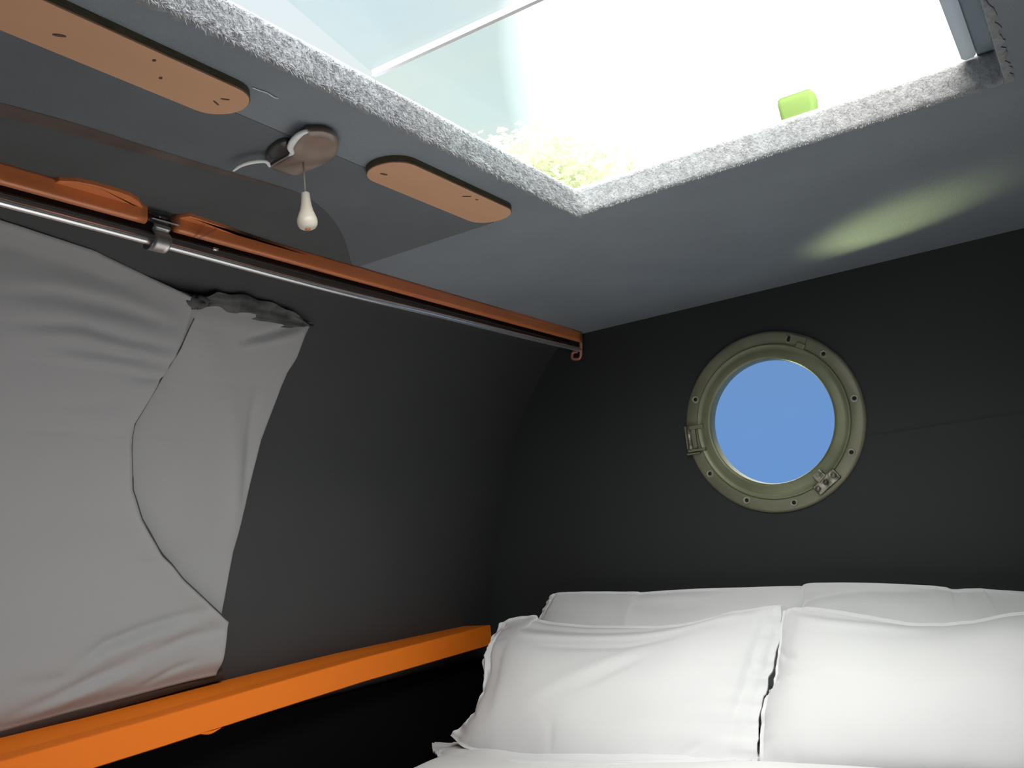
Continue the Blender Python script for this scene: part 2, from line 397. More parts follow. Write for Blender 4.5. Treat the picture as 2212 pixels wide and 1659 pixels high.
# small green tub standing on the far lip of the hatch, under the pane edge
def tub():
    e = empty('green_tub', (-.297, hy1+.024, ZT+.006), label='small green translucent plastic tub with pale rim on far lip of the roof hatch', cat='tub')
    c = np.array([-.297, hy1+.026, ZT+.0005]); w, d = .0262, .017
    def ro(sx, sy, r=.007):
        P = []
        for (qx, qy, a0) in ((1, 1, 0), (-1, 1, 90), (-1, -1, 180), (1, -1, 270)):
            for k in range(6):
                a = math.radians(a0+k*18); P.append((qx*(sx-r)+r*math.cos(a), qy*(sy-r)+r*math.sin(a)))
        return P
    base = [[(c[0]+x*s_, c[1]+y*s_, c[2]+h_) for x, y in ro(w, d)] for s_, h_ in ((.0, .004), (.90, .004), (.93, .006), (1.0, .032), (.97, .0385), (.90, .041), (0, .041))]
    mesh('tub_body', *ringmesh(base), M_GREENTUB, e)
    lid = [[(c[0]+x*s_, c[1]+y*s_, c[2]+h_) for x, y in ro(w, d)] for s_, h_ in ((.9, .0415), (1.03, .0415), (1.05, .044), (1.05, .048), (0, .049))]
    mesh('tub_lid', *ringmesh(lid), M_CLEARRIM, e)
    ft = [[(c[0]+x*s_, c[1]+y*s_, c[2]+h_) for x, y in ro(w, d)] for s_, h_ in ((0, 0), (.96, 0), (.93, .004), (0, .004))]
    mesh('tub_foot', *ringmesh(ft), M_WHITE, e)
    return e
tub()

# tree outside, seen faintly through the fixed pane
def tree():
    d = ray(1210, 345); d = d/np.linalg.norm(d); c = d*9.0
    e = empty('tree', (c[0], c[1], -H), label='pale sunlit tree crown outside seen through the left corner of roof hatch', cat='tree')
    V = []; Fc = []
    for _ in range(5200):
        q = rng.normal(0, 1, 3); q /= np.linalg.norm(q); r_ = rng.random()**.45
        lump = 1+.35*noise.noise(Vector(q*2.2))
        p_ = c+np.array([-.55, .2, -.15])+q*r_*np.array([1.05, 1.0, .55])*lump
        n_ = rng.normal(0, 1, 3); s = np.cross(n_, [0, 0, 1.]); s /= np.linalg.norm(s); w_ = np.cross(s, n_/np.linalg.norm(n_)); z_ = .035+.03*rng.random()
        k = len(V); V += [p_-s*z_, p_-w_*z_*.5, p_+s*z_, p_+w_*z_*.5]; Fc.append((k, k+1, k+2, k+3))
    mesh('foliage', V, Fc, M_LEAF, e, smooth=False)
    mesh('trunk', *tube(spline([(c[0]-.5, c[1]+.2, -H), (c[0]-.6, c[1]+.2, 1.5), (c[0]-.55, c[1]+.2, c[2]-.2)], 12), [.16-.008*k for k in range(12)], 10), mat('bark', (.1, .07, .05), .9, var=.4), e)
tree()

# ------------------------------------------------------------------ porthole
port = empty('window_1', (PCX, D, PCZ), kind='structure')
port['label'] = 'round aged brass porthole with a blue view in the dark end wall'
AXP = np.array([0., -1., 0.]); PC3 = np.array([PCX, D, PCZ])
mesh('flange', *revolve([(.164, -.054), (.164, -.01), (.152, -.008), (.152, .006), (.163, .008), (.166, .010), (.196, .010), (.201, .008), (.203, .004), (.203, 0)], PC3, AXP, 128), M_BRASS, port)
ring = mesh('glass_frame', *revolve([(.1385, -.012), (.1385, .012), (.1405, .0155), (.146, .0165), (.158, .014), (.165, .0125), (.169, .0155), (.1715, .016), (.1735, .013), (.1735, .009)], PC3, AXP, 128), M_BRASSIN, port)
mesh('glass', *revolve([(0, .000), (.139, .000), (.139, -.006), (0, -.006)], PC3, AXP, 96), M_GLASS, port)
def pp(r, deg, h=.010):
    a = math.radians(deg); return PC3+np.array([r*math.cos(a), 0, r*math.sin(a)])+AXP*h
for dg in (5.8, 42.7, 68.8, 155, 211.4, 244, 277, 329.7):
    c = pp(.1855, dg)
    s_ = mesh('screw', *revolve([(.0086, -.001), (.0086, .0014), (.0074, .0026), (.0056, .0018), (.0042, .0004)], c, AXP, 20), M_SCREW, port)
    mesh('screw_recess', *revolve([(0, .0006), (.0044, .0006), (.0044, 0)], c, AXP, 16), M_HOLE, s_)
# hinge on the left
def obox(c, dr, dt_, dh, deg, h0):
    a = math.radians(deg); er = np.array([math.cos(a), 0, math.sin(a)]); et = np.array([-math.sin(a), 0, math.cos(a)])
    V = [c+er*i*dr+et*j*dt_+AXP*(h0+k*dh) for k in (0, 1) for (i, j) in ((-1, -1), (1, -1), (1, 1), (-1, 1))]
    return V, [(0, 3, 2, 1), (4, 5, 6, 7), (0, 1, 5, 4), (1, 2, 6, 5), (2, 3, 7, 6), (3, 0, 4, 7)]
hc = PC3+np.array([-.186, 0, -.012])
hg = mesh('hinge', *joinm(obox(hc+np.array([-.004, 0, .004]), .013, .027, .010, 0, .008), obox(hc+np.array([.008, 0, .026]), .022, .0045, .014, 0, .008), obox(hc+np.array([.008, 0, -.027]), .022, .0032, .014, 0, .008), obox(hc+np.array([-.002, 0, -.034]), .016, .0022, .012, 0, .008)), M_BRASS, port, smooth=False, auto=.0018)
mesh('hinge_pin', *tube([hc+np.array([-.006, -.018, -.026]), hc+np.array([-.006, -.018, .030])], .0058, 16), M_BRIGHT, hg)
# clamp boss on the lower right
lc = pp(.180, -56, .008)
lt = mesh('clamp', *joinm(obox(lc, .013, .030, .012, -56, 0), obox(lc+np.array([-.012, 0, .014]), .010, .012, .016, -50, 0)), M_BRIGHT, port, smooth=False, auto=.003)
for t_ in (-.022, .0, .022):
    a = math.radians(-56); et = np.array([-math.sin(a), 0, math.cos(a)])
    c = lc+et*t_+AXP*.011
    mesh('clamp_stud', *revolve([(.0062, 0), (.0062, .006), (.0045, .009), (0, .0095)], c, AXP, 14), M_BRIGHT, lt)
# catch lug on the top right
uc = pp(.188, 63, .008)
mesh('catch_lug', *joinm(obox(uc, .010, .020, .006, 63, 0), obox(pp(.178, 59, .008), .006, .010, .010, 59, 0)), M_BRASS, port, smooth=False, auto=.002)
mesh('lug_slot', *obox(pp(.186, 68.5, .014), .006, .003, .0008, 68, 0), M_HOLE, port, smooth=False)

# ------------------------------------------------------------------ wooden planks on the ceiling
def stadium(p0, p1, w, n=14):
    p0 = np.array(p0[:2]); p1 = np.array(p1[:2]); d = (p1-p0)/np.linalg.norm(p1-p0); s = np.array([-d[1], d[0]]); P = []
    for k in range(n+1):
        a = -math.pi/2+math.pi*k/n; P.append(tuple(p1+(d*math.cos(a)+s*math.sin(a))*w))
    for k in range(n+1):
        a = math.pi/2+math.pi*k/n; P.append(tuple(p0+(d*math.cos(a)+s*math.sin(a))*w))
    return P
ZB = ZC-.010
def plank(p0, p1, w, label, marks):
    c = (np.array(p0)+np.array(p1))/2
    e = empty('ceiling_plank', (c[0], c[1], ZB), label=label, cat='plank', group='rounded plywood planks on the ceiling')
    O = stadium(p0, p1, w)
    n = len(O); cx_, cy_ = c[0], c[1]
    def off(s): 
        out_ = []
        for i in range(n):
            a = np.array(O[i-1]); b = np.array(O[i]); c2 = np.array(O[(i+1) % n]); t = c2-a; t = t/(np.linalg.norm(t)+1e-9)
            out_.append((b[0]-t[1]*s, b[1]+t[0]*s))
        return out_
    o_in = off(.0012)
    V, Fc = slab(o_in, ZB, ZB+.002)
    mesh('board_face', V, Fc, M_PLY, e, smooth=False)
    V, Fc = slab(O, ZB+.0012, ZC+.002)
    mesh('board_edge', V, Fc, M_PLYE, e, smooth=False)
    for (px, py, a, b, deg, nm) in marks:
        q = atZ(px, py, ZB)
        t = math.radians(deg)
        pts = [(q[0]+a*math.cos(u)*math.cos(t)-b*math.sin(u)*math.sin(t), q[1]+a*math.cos(u)*math.sin(t)+b*math.sin(u)*math.cos(t)) for u in np.linspace(0, 2*math.pi, 13)[:-1]]
        mesh(nm, *slab(pts, ZB-.0006, ZB+.001), M_KNOT, e, smooth=False)
    return e
k0 = atZ(460, 250, ZB); k1 = atZ(530, 190, ZB); 
def pk(px, py): return atZ(px, py, ZB)
# left long plank: edges through (0,72)-(460,250) and (75,0)-(530,190)
lowx = (pk(0, 72)[0]+pk(460, 250)[0])/2; hix = (pk(75, 0)[0]+pk(530, 190)[0])/2
w1 = abs(hix-lowx)/2; cxp = (hix+lowx)/2; ye = pk(552, 225)[1]
plank((cxp, .10, 0), (cxp, ye-w1, 0), w1, 'long pale plywood plank with rounded end on the ceiling at upper left', [(333, 130, .0022, .0018, 0, 'screw_hole'), (347, 168, .0022, .0018, 0, 'screw_hole'), (128, 76, .006, .0022, 60, 'knot'), (486, 214, .005, .0012, 60, 'knot'), (467, 222, .006, .0010, 110, 'knot')])
lowx = (pk(820, 393)[0]+pk(1000, 478)[0])/2; hix = (pk(890, 349)[0]+pk(1085, 447)[0])/2
w2 = abs(hix-lowx)/2; cx2 = (hix+lowx)/2; ya = pk(787, 368)[1]; yb = pk(1106, 468)[1]
plank((cx2, ya+w2, 0), (cx2, yb-w2, 0), w2, 'short pale plywood plank with both ends rounded beside the hatch edge', [(829, 376, .006, .0020, 75, 'knot'), (1008, 424, .007, .0016, 50, 'knot'), (1030, 431, .003, .0012, 80, 'knot')])

# left lining panel, ceiling shade put into its colour, ending level with the curtain edge
tag(mesh('trim_3', *box((XL+.002, YN, ZC-.0006), (-.775, 1.248, ZC+.0012)), mat('shaded_lining_panel', (.140, .155, .168), .95, var=.12, vscale=6, bump=.3, bscale=350, spec=.12), smooth=False), kind='structure')

e_ = [tuple(p_[:2]) for p_ in spline([atZ(x, y, ZC-.001) for x, y in ((0, 236), (150, 275), (300, 320), (450, 362), (600, 402), (665, 428), (715, 470), (745, 520), (762, 580))], 40)]  # outline of an added dark panel that paints the ceiling's shade falloff
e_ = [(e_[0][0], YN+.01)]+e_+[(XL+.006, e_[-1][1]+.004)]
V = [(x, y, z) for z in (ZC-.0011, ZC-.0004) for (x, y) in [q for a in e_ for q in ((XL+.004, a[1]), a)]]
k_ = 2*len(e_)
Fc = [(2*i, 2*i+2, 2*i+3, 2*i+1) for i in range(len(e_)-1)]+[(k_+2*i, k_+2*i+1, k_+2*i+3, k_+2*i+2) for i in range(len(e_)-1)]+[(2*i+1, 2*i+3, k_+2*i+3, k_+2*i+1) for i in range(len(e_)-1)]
tag(mesh('ceiling_shade', V, Fc, mat('painted_shade_panel', (.098, .104, .108), .95, var=.15, vscale=6, bump=.3, bscale=350, spec=.1), smooth=False), kind='structure')

# warm wood reflection, painted as a raised brown band along the ceiling
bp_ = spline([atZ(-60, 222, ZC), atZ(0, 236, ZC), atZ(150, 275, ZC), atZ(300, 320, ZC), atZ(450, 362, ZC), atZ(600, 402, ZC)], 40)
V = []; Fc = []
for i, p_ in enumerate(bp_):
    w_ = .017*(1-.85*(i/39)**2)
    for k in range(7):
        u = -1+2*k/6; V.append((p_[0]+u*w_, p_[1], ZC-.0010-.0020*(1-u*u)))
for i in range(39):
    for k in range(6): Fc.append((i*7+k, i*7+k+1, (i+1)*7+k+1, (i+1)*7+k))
tag(mesh('reflection_band', V, Fc, M_REFLECTBAND), 'dim brown tapering band, painted wood reflection along the dark ceiling above the curtain rail', 'strip')

# loose thread on the ceiling
th = [atZ(x, y, ZC-.0012) for x, y in ((545, 189), (560, 195), (578, 201), (590, 209), (601, 213))]
tag(mesh('loose_thread', *tube(spline(th, 20), .0006, 6), M_WHITE), 'fine pale loose thread hanging at the end of the long ceiling plank', 'thread')

# ------------------------------------------------------------------ pull-cord lamp under the ceiling
LZ = ZC-.009
lampe = empty('pull_cord_lamp', (*atZ(680, 330, LZ)[:2], ZC), label='brown leaf shaped ceiling lamp with bright curved metal edges and a pull cord', cat='lamp')
lo = [(664, 281), (699, 281), (722, 289), (731, 301), (733, 314), (726, 333), (708, 348), (681, 361), (654, 371), (635, 378), (614, 373), (583, 360), (605, 346), (626, 333), (631, 316), (643, 298)]
LP = [atZ(x, y, LZ) for x, y in lo]
LPs = spline(LP+[LP[0]], 64)[:-1]; lc_ = sum(LPs)/len(LPs)
R_ = []
for s_, h_ in ((.92, .009), (.97, .004), (1.0, .0), (.975, -.0022), (.85, -.0040), (.5, -.0060), (.2, -.0068), (0.0, -.007)):
    R_.append([(lc_[0]+(q[0]-lc_[0])*s_, lc_[1]+(q[1]-lc_[1])*s_, LZ+h_) for q in LPs])
mesh('shade', *ringmesh(R_), M_SHADE, lampe)
# dark lens between the two arms
dl = [(626, 331), (583, 360), (576, 352), (574, 336), (584, 322), (604, 308), (624, 306), (630, 318)]
DL = spline([atZ(x, y, LZ+.003) for x, y in dl]+[atZ(*dl[0], LZ+.003)], 40)[:-1]; dc = sum(DL)/len(DL)
mesh('lens', *ringmesh([[(dc[0]+(q[0]-dc[0])*s_, dc[1]+(q[1]-dc[1])*s_, LZ+h_) for q in DL] for s_, h_ in ((.96, .009), (1, .005), (.9, .002), (.5, .001), (0, .000))]), M_SMOKE, lampe)
arm = spline([atZ(x, y, LZ-.004) for x, y in ((664, 283), (648, 290), (634, 304), (627, 319), (631, 330), (626, 335))], 40)
mesh('arm', *tube(arm, [.0030+.0016*math.sin(math.pi*min(1, i/30)) if i < 33 else .0026-.00012*(i-33) for i in range(40)], 12, flat=.7), M_WHITE, lampe)['label'] = 'bright curved upper metal edge'
mesh('arm', *tube(spline([atZ(x, y, LZ-.004) for x, y in ((626, 335), (605, 347), (583, 360))], 12), .0011, 8), M_DULL, lampe)['label'] = 'thin straight metal edge'
arm2 = spline([atZ(x, y, LZ-.004) for x, y in ((583, 360), (576, 350), (562, 348), (540, 351), (520, 358), (504, 369))], 36)
mesh('arm', *tube(arm2, [.0018+.0016*math.sin(math.pi*i/35) for i in range(36)], 12, flat=.7), M_WHITE, lampe)['label'] = 'curved lower metal edge'
c0 = atZ(655, 352, LZ-.008)
# plumb cord and handle
def dropz(py):   # height on the plumb line through c0 that shows at image row py
    lo_, hi_ = -.5, c0[2]
    for _ in range(50):
        mid = (lo_+hi_)/2; c = R3.T@np.array([c0[0], c0[1], mid]); y = PC[1]+F*c[1]/c[2]
        if y > py: lo_ = mid
        else: hi_ = mid
    return mid
z1, z2 = dropz(416), dropz(495); hl = z1-z2
cord = mesh('pull_cord', *tube([(c0[0], c0[1], LZ-.006), (c0[0], c0[1], z1-.003)], .0012, 8), M_CORD, lampe)
prof = [(0, 1.0), (.32, 1.0), (.40, .985), (.42, .95), (.44, .85), (.52, .66), (.66, .50), (.86, .36), (.98, .26), (1.0, .19), (.95, .11), (.80, .045), (.55, .008), (.30, 0), (.27, .012), (0, .012)]
rw = hl*.265
mesh('handle', *revolve([(r*rw, z2+h*hl) for r, h in [(a, b) for a, b in prof]], (c0[0], c0[1], 0), (0, 0, 1), 40), M_CREAM, cord)
mesh('handle_plug', *revolve([(0, z2-.0008), (.26*rw, z2-.0008), (.28*rw, z2+.002)], (c0[0], c0[1], 0), (0, 0, 1), 20), M_PELMET, cord)

# ------------------------------------------------------------------ curtain rail: pelmet, battens, rod, bracket, hook
XP = XL+.012
pel = empty('curtain_pelmet', (XP, 1.2, ZC), label='long narrow red-brown varnished wooden pelmet above the curtain rod with hooked copper end', cat='pelmet')
def railmesh(y0, y1, pts, n=60, wob=0.0):
    V = []; k = len(pts)
    for i in range(n):
        y = y0+(y1-y0)*i/(n-1); e_ = 1.0
        for x, z in pts: V.append((x, y, z+wob*noise.noise(Vector((y*3, 0, 5)))))
    Fc = [(i*k+j, i*k+(j+1) % k, (i+1)*k+(j+1) % k, (i+1)*k+j) for i in range(n-1) for j in range(k)]
    Fc += [tuple(range(k))[::-1], tuple((n-1)*k+j for j in range(k))]
    return V, Fc
cs = [(XP-.014, ZC+.0), (XP-.014, ZC-.020)]+[(XP-.006+.007*math.cos(a), ZC-.019+.007*math.sin(a)) for a in np.linspace(-math.pi*.9, 0, 8)]+[(XP+.0015, ZC-.004), (XP+.002, ZC)]
yA = atX(318, 462, XP)[1]; yB = atX(382, 470, XP)[1]; yE = D-.020
mesh('rail_board', *railmesh(-.4, yA, cs), M_PELMET, pel)['label'] = 'near length of the rail board'
mesh('rail_board', *railmesh(yB, yE, cs), M_PELMET, pel)['label'] = 'far length of the rail board'
def batten(pts, label=None):
    P = [atZ(x, y, ZC-.004)[:2] for x, y in pts]
    inner = [(XP-.004, P[-1][1]), (XP-.004, P[0][1])]
    O = [tuple(p_) for p_ in P]+inner
    return mesh('batten', *slab(O, ZC-.007, ZC+.001), M_PELMET, pel, smooth=False, auto=.0015)
batten([(128, 386), (165, 388), (205, 396), (250, 409), (280, 419), (300, 432), (314, 452)])
batten([(384, 468), (410, 464), (470, 484), (540, 512), (610, 537), (660, 553), (690, 564), (700, 575)])
batten([(870, 622), (884, 614), (950, 632), (1040, 658), (1140, 685), (1210, 706), (1254, 720)])
mesh('gap_shade', *box((XP-.045, -.4, ZC-.030), (XP-.020, D-.05, ZC+.0)), M_TRACK_SHADE, pel, smooth=False, auto=.003)  # added dark strip that paints the shaded gap behind the pelmet
mesh('track', *tube([(XP-.012, y, ZC-.034) for y in np.linspace(-.4, D-.06, 20)], .0022, 8), M_TRACK_SHADE, pel)
# copper end hook
hk = [atY(x, y, D-.016) for x, y in ((1236, 716), (1248, 724), (1254, 737), (1255, 752), (1255, 766), (1252, 774), (1244, 776), (1237, 774), (1236, 766), (1239, 761), (1248, 760))]
mesh('end_hook', *tube(spline(hk, 50), [.0056-.0020*min(1, i/18) for i in range(50)], 10, upv=(0, 1, 0)), M_COPPER, pel)

XRD = XL; 
def rodp(px, py): return atX(px, py, XRD)
rpts = [rodp(-60, 419), rodp(0, 436), rodp(150, 475), rodp(335, 524), rodp(700, 622), rodp(950, 682), rodp(1120, 724), rodp(1215, 746)]
rpts[-1][1] = D-.004
# keep the rod straight in plan, with a slight sag
rods = [(XRD, y, rpts[0][2]+.001) for y in (-.42, -.17, .08, .33)]+[(XRD, p_[1], p_[2]) for p_ in rpts]
rod = empty('curtain_rod', (XRD, 1.2, rods[7][2]), label='slim bright chrome curtain rod running along the left wall', cat='curtain rod')
mesh('rod_tube', *tube(spline(rods, 160), .0056, 20), M_CHROME, rod)
b3 = rodp(340, 522)
# strap bracket folded round the rod
def strap():
    y0, y1 = b3[1]-.014, b3[1]+.014
    pts = [(XRD-.018, ZC-.004), (XRD-.004, ZC-.014), (XRD+.008, ZC-.024), (XRD+.004, ZC-.030), (XRD+.011, b3[2]+.006), (XRD+.013, b3[2]-.001), (XRD+.009, b3[2]-.009), (XRD, b3[2]-.013), (XRD-.009, b3[2]-.010), (XRD-.012, b3[2]-.003)]
    S_ = spline([np.array(q) for q in pts], 40); V = []
    for off_ in (0, .0014):
        for i, q in enumerate(S_):
            t = S_[min(i+1, 39)]-S_[max(i-1, 0)]; t = t/np.linalg.norm(t); nn = np.array([-t[1], t[0]])
            sk = .006*(q[1]-b3[2])/.05
            for k in range(5): V.append((q[0]+nn[0]*off_, y0+(y1-y0)*k/4+sk, q[1]+nn[1]*off_))
    Fc = []
    for o_ in (0, 200):
        for i in range(39):
            for k in range(4): Fc.append((o_+i*5+k, o_+i*5+k+1, o_+(i+1)*5+k+1, o_+(i+1)*5+k))
    for i in range(39):
        Fc.append((i*5, (i+1)*5, 200+(i+1)*5, 200+i*5)); Fc.append((i*5+4, 200+i*5+4, 200+(i+1)*5+4, (i+1)*5+4))
    return V, Fc
br = empty('rod_bracket', b3, label='dull steel strap bracket holding the chrome curtain rod', cat='bracket')
mesh('strap', *strap(), M_DULL, br)
# clear plastic tie loop behind the bracket
lp = [atX(x, y, XP+.006) for x, y in ((420, 512), (436, 492), (441, 474), (452, 461), (466, 459), (477, 468), (476, 482), (466, 494), (448, 504), (432, 514))]
mesh('tie_loop', *tube(spline(lp, 50), .0030, 8, flat=.6), M_CLEAR, br)
mesh('mount_plate', *box((XRD-.004, b3[1]-.020, ZC-.020), (XRD+.0165, b3[1]+.030, ZC-.004)), M_CLEAR, br, smooth=False, auto=.004)
gl = rodp(462, 546)
mesh('rod_stop', *tube([(XRD+.0035, gl[1]-.004, gl[2]+.0045), (XRD+.0035, gl[1]+.004, gl[2]+.0045)], .0026, 10), M_CHROME, rod)

# ------------------------------------------------------------------ curtain over the side window
def seg_dist(Y, Z, poly):
    """distance to a polyline and position along it (0..1)"""
    best = np.full(Y.shape, 1e9); pos = np.zeros(Y.shape); n = len(poly)-1
    for i in range(n):
        a = np.array(poly[i]); b = np.array(poly[i+1]); d = b-a; L = d@d
        t = np.clip(((Y-a[0])*d[0]+(Z-a[1])*d[1])/L, 0, 1)
        q = np.hypot(Y-a[0]-t*d[0], Z-a[1]-t*d[1]); mk = q < best
        best = np.where(mk, q, best); pos = np.where(mk, (i+t)/n, pos)
    return best, pos
def folds(Y, Z, L):
    o_ = np.zeros(Y.shape)
    for poly, w, a in L:
        d, s = seg_dist(Y, Z, poly); o_ += a*np.exp(-(d/w)**2)*np.sin(np.pi*np.clip(s, .03, .97))**.5
    return o_
def wp(*pts): return [(wall_hit(x, y)[1], wall_hit(x, y)[2]) for x, y in pts]
FOLD = [
    (wp((0, 612), (120, 622), (250, 655), (350, 690)), .010, -.005),
    (wp((0, 600), (120, 608), (250, 640), (370, 680)), .010, .004),
    (wp((0, 683), (150, 690), (260, 722), (370, 742)), .008, -.005),
    (wp((0, 695), (150, 705), (260, 736), (365, 752)), .010, .003),
    (wp((100, 733), (200, 747), (345, 770)), .007, -.005),
    (wp((100, 745), (200, 760), (335, 785)), .010, .003),
    (wp((250, 798), (340, 803)), .006, -.003),
    (wp((60, 858), (160, 862), (250, 850)), .010, -.002),
    (wp((140, 1432), (200, 1385), (290, 1350), (420, 1308)), .010, -.006),
    (wp((120, 1450), (200, 1410), (290, 1372), (430, 1330)), .014, .004),
    (wp((0, 1541), (100, 1500), (180, 1460), (280, 1414)), .010, -.005),
    (wp((0, 1552), (100, 1515), (190, 1478), (290, 1432)), .012, .003),
    (wp((300, 1405), (380, 1370), (460, 1350)), .009, -.004),
    (wp((290, 1475), (350, 1440), (400, 1420)), .006, -.003),
    (wp((20, 1150), (120, 1160), (250, 1175)), .03, -.003),
    (wp((10, 1470), (90, 1465), (150, 1440)), .010, -.003),
]
SEAM = wp((412, 655), (400, 680), (370, 740), (330, 800), (300, 850), (268, 900), (258, 960), (260, 1050), (280, 1110), (320, 1180), (370, 1245), (420, 1290), (468, 1334))
sz = np.array([q[1] for q in SEAM])[::-1]; sy = np.array([q[0] for q in SEAM])[::-1]
def seam_y(z): return float(np.interp(z, sz, sy)) if z > sz[0] else 1.198
CE = wp((670, 700), (640, 770), (620, 800), (600, 850), (570, 930), (540, 1040), (510, 1160), (480, 1310), (465, 1400), (452, 1449))
ez = np.array([q[1] for q in CE])[::-1]; ey = np.array([q[0] for q in CE])[::-1]
def edge_y(z): return float(np.interp(z, ez, ey))
def bottom_z(y): return float(np.interp(y, [.4, .81, .96, 1.19], [-.185, -.172, -.163, -.150]))
TOP = [(-.1, .505), (.30, .508), (.55, .503), (.68, .497), (.80, .490), (.90, .474), (.97, .466), (1.02, .462), (1.2, .458), (1.27, .460)]
def top_z(y): return float(np.interp(y, [a for a, b in TOP], [b for a, b in TOP]))
def cloth_sheet(yl, yr, base, extra, nu=150, nv=170, thick=.0015):
    P = np.zeros((nu, nv, 3)); YY = np.zeros((nu, nv)); ZZ = np.zeros((nu, nv))
    for j in range(nv):
        t = j/(nv-1)
        for i in range(nu):
            s = i/(nu-1)
            z = -.16+.64*t
            for _ in range(3):
                y = yl(z)+(yr(z)-yl(z))*s
                z = bottom_z(y)+(top_z(y)-bottom_z(y))*t
            YY[i, j] = y; ZZ[i, j] = z
    O = np.maximum(base(YY, ZZ)+1.35*folds(YY, ZZ, extra), .002)
    for i in range(nu):
        for j in range(nv):
            z = ZZ[i, j]; n_ = wall_n(min(z, .50)); y = YY[i, j]
            w_ = .0018*noise.noise(Vector((y*6, z*9, 1)))
            p_ = np.array([wall_x(z), y, z])+n_*(O[i, j]+w_)
            P[i, j] = p_
    V = [tuple(P[i, j]) for i in range(nu) for j in range(nv)]
    Fc = [(i*nv+j, (i+1)*nv+j, (i+1)*nv+j+1, i*nv+j+1) for i in range(nu-1) for j in range(nv-1)]
    return V, Fc
curt = empty('window_curtain', (wall_x(-.15), .9, -.15), label='grey-white cloth curtain gathered over the side window on the left wall', cat='curtain')
def base_front(Y, Z):
    sy_ = np.vectorize(seam_y)(Z); d = sy_-Y
    b = .022+.010*np.exp(-(d/.05)**2)+.012*np.sin(np.clip((Z+.17)/.62, 0, 1)*math.pi)
    b -= (.012+.018*np.clip((d-.02)/.12, 0, 1))*np.exp(-((Z-np.vectorize(top_z)(Y))/.05)**2)-.004
    b -= .018*np.exp(-(d/.006)**2)
    b -= .015*np.exp(-((Z-np.vectorize(bottom_z)(Y))/.02)**2)
    return b
fr = mesh('front_panel', *cloth_sheet(lambda z: -.10, seam_y, base_front, FOLD, 220, 170), M_CURTAIN, curt)
fr.modifiers.new('thick', 'SOLIDIFY').thickness = .0016
SF = [(wp((478, 800), (495, 950), (500, 1100), (480, 1200)), .022, .004), (wp((545, 830), (530, 960), (512, 1100)), .012, -.004),
      (wp((400, 690), (430, 760), (440, 860)), .03, .004), (wp((510, 728), (580, 712), (650, 700)), .006, -.006), (wp((505, 740), (580, 724), (645, 712)), .008, .004),
      (wp((365, 1245), (373, 1205)), .005, -.002), (wp((340, 826), (366, 832)), .003, -.001)]
def base_side(Y, Z):
    e_ = np.vectorize(edge_y)(Z)-Y
    b = .012+.006*np.clip(e_/.15, 0, 1)
    b -= .010*np.exp(-(e_/.006)**2)
    b -= .008*np.exp(-((Z-np.vectorize(top_z)(Y))/.015)**2)
    return b
sd = mesh('side_panel', *cloth_sheet(lambda z: seam_y(z)-.035, lambda z: max(edge_y(z), seam_y(z)-.03+.001), base_side, SF, 90, 170), M_CURTAIN2, curt)
sd.modifiers.new('thick', 'SOLIDIFY').thickness = .0012
def sc_pt(z):
    y = seam_y(z); return np.array([wall_x(z), y, z])+wall_n(z)*(.0225+.012*math.sin(min(1, max(0, (z+.17)/.62))*math.pi))
mesh('seam_shadow', *tube([sc_pt(z) for z in np.linspace(sz[0]+.004, sz[-1]-.012, 90)], [(.0009+.0012*abs(noise.noise(Vector((k*.12, 0, 2)))))*(.45 if 44 < k < 60 else 1) for k in range(90)], 8), mat('seam_shadow_grey', (.075, .072, .070), .9), curt)  # added dark tube that draws the shadow line along the seam
# small knot and a gathered ruffle at the top of the seam
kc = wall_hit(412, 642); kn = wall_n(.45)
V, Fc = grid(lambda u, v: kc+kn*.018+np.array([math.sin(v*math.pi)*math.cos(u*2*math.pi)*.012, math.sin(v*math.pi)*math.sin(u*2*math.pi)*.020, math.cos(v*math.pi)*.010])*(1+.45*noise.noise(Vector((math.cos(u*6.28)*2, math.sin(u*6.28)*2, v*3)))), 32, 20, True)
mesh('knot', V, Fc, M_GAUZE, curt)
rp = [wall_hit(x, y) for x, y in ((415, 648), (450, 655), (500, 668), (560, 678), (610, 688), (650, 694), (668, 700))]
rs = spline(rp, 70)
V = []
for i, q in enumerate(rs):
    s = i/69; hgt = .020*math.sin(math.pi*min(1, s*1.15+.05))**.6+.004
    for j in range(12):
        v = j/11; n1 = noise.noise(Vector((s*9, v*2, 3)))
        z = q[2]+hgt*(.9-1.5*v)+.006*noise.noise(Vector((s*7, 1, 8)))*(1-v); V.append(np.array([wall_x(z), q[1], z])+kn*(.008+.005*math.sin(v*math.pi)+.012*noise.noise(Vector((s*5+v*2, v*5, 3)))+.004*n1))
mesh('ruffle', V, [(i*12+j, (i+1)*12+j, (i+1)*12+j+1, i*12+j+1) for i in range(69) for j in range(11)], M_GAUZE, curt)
# loose thread end on the cloth
q0 = wall_hit(211, 959)+wall_n(.24)*.0355; q1 = wall_hit(219, 938)+wall_n(.24)*.0355
mesh('thread_end', *tube(spline([q0, (q0+q1)/2+np.array([0, .002, 0]), q1], 8), [.0020, .0012, .0007, .0006, .0005, .0005, .0004, .0004], 6), M_HOLE, curt)

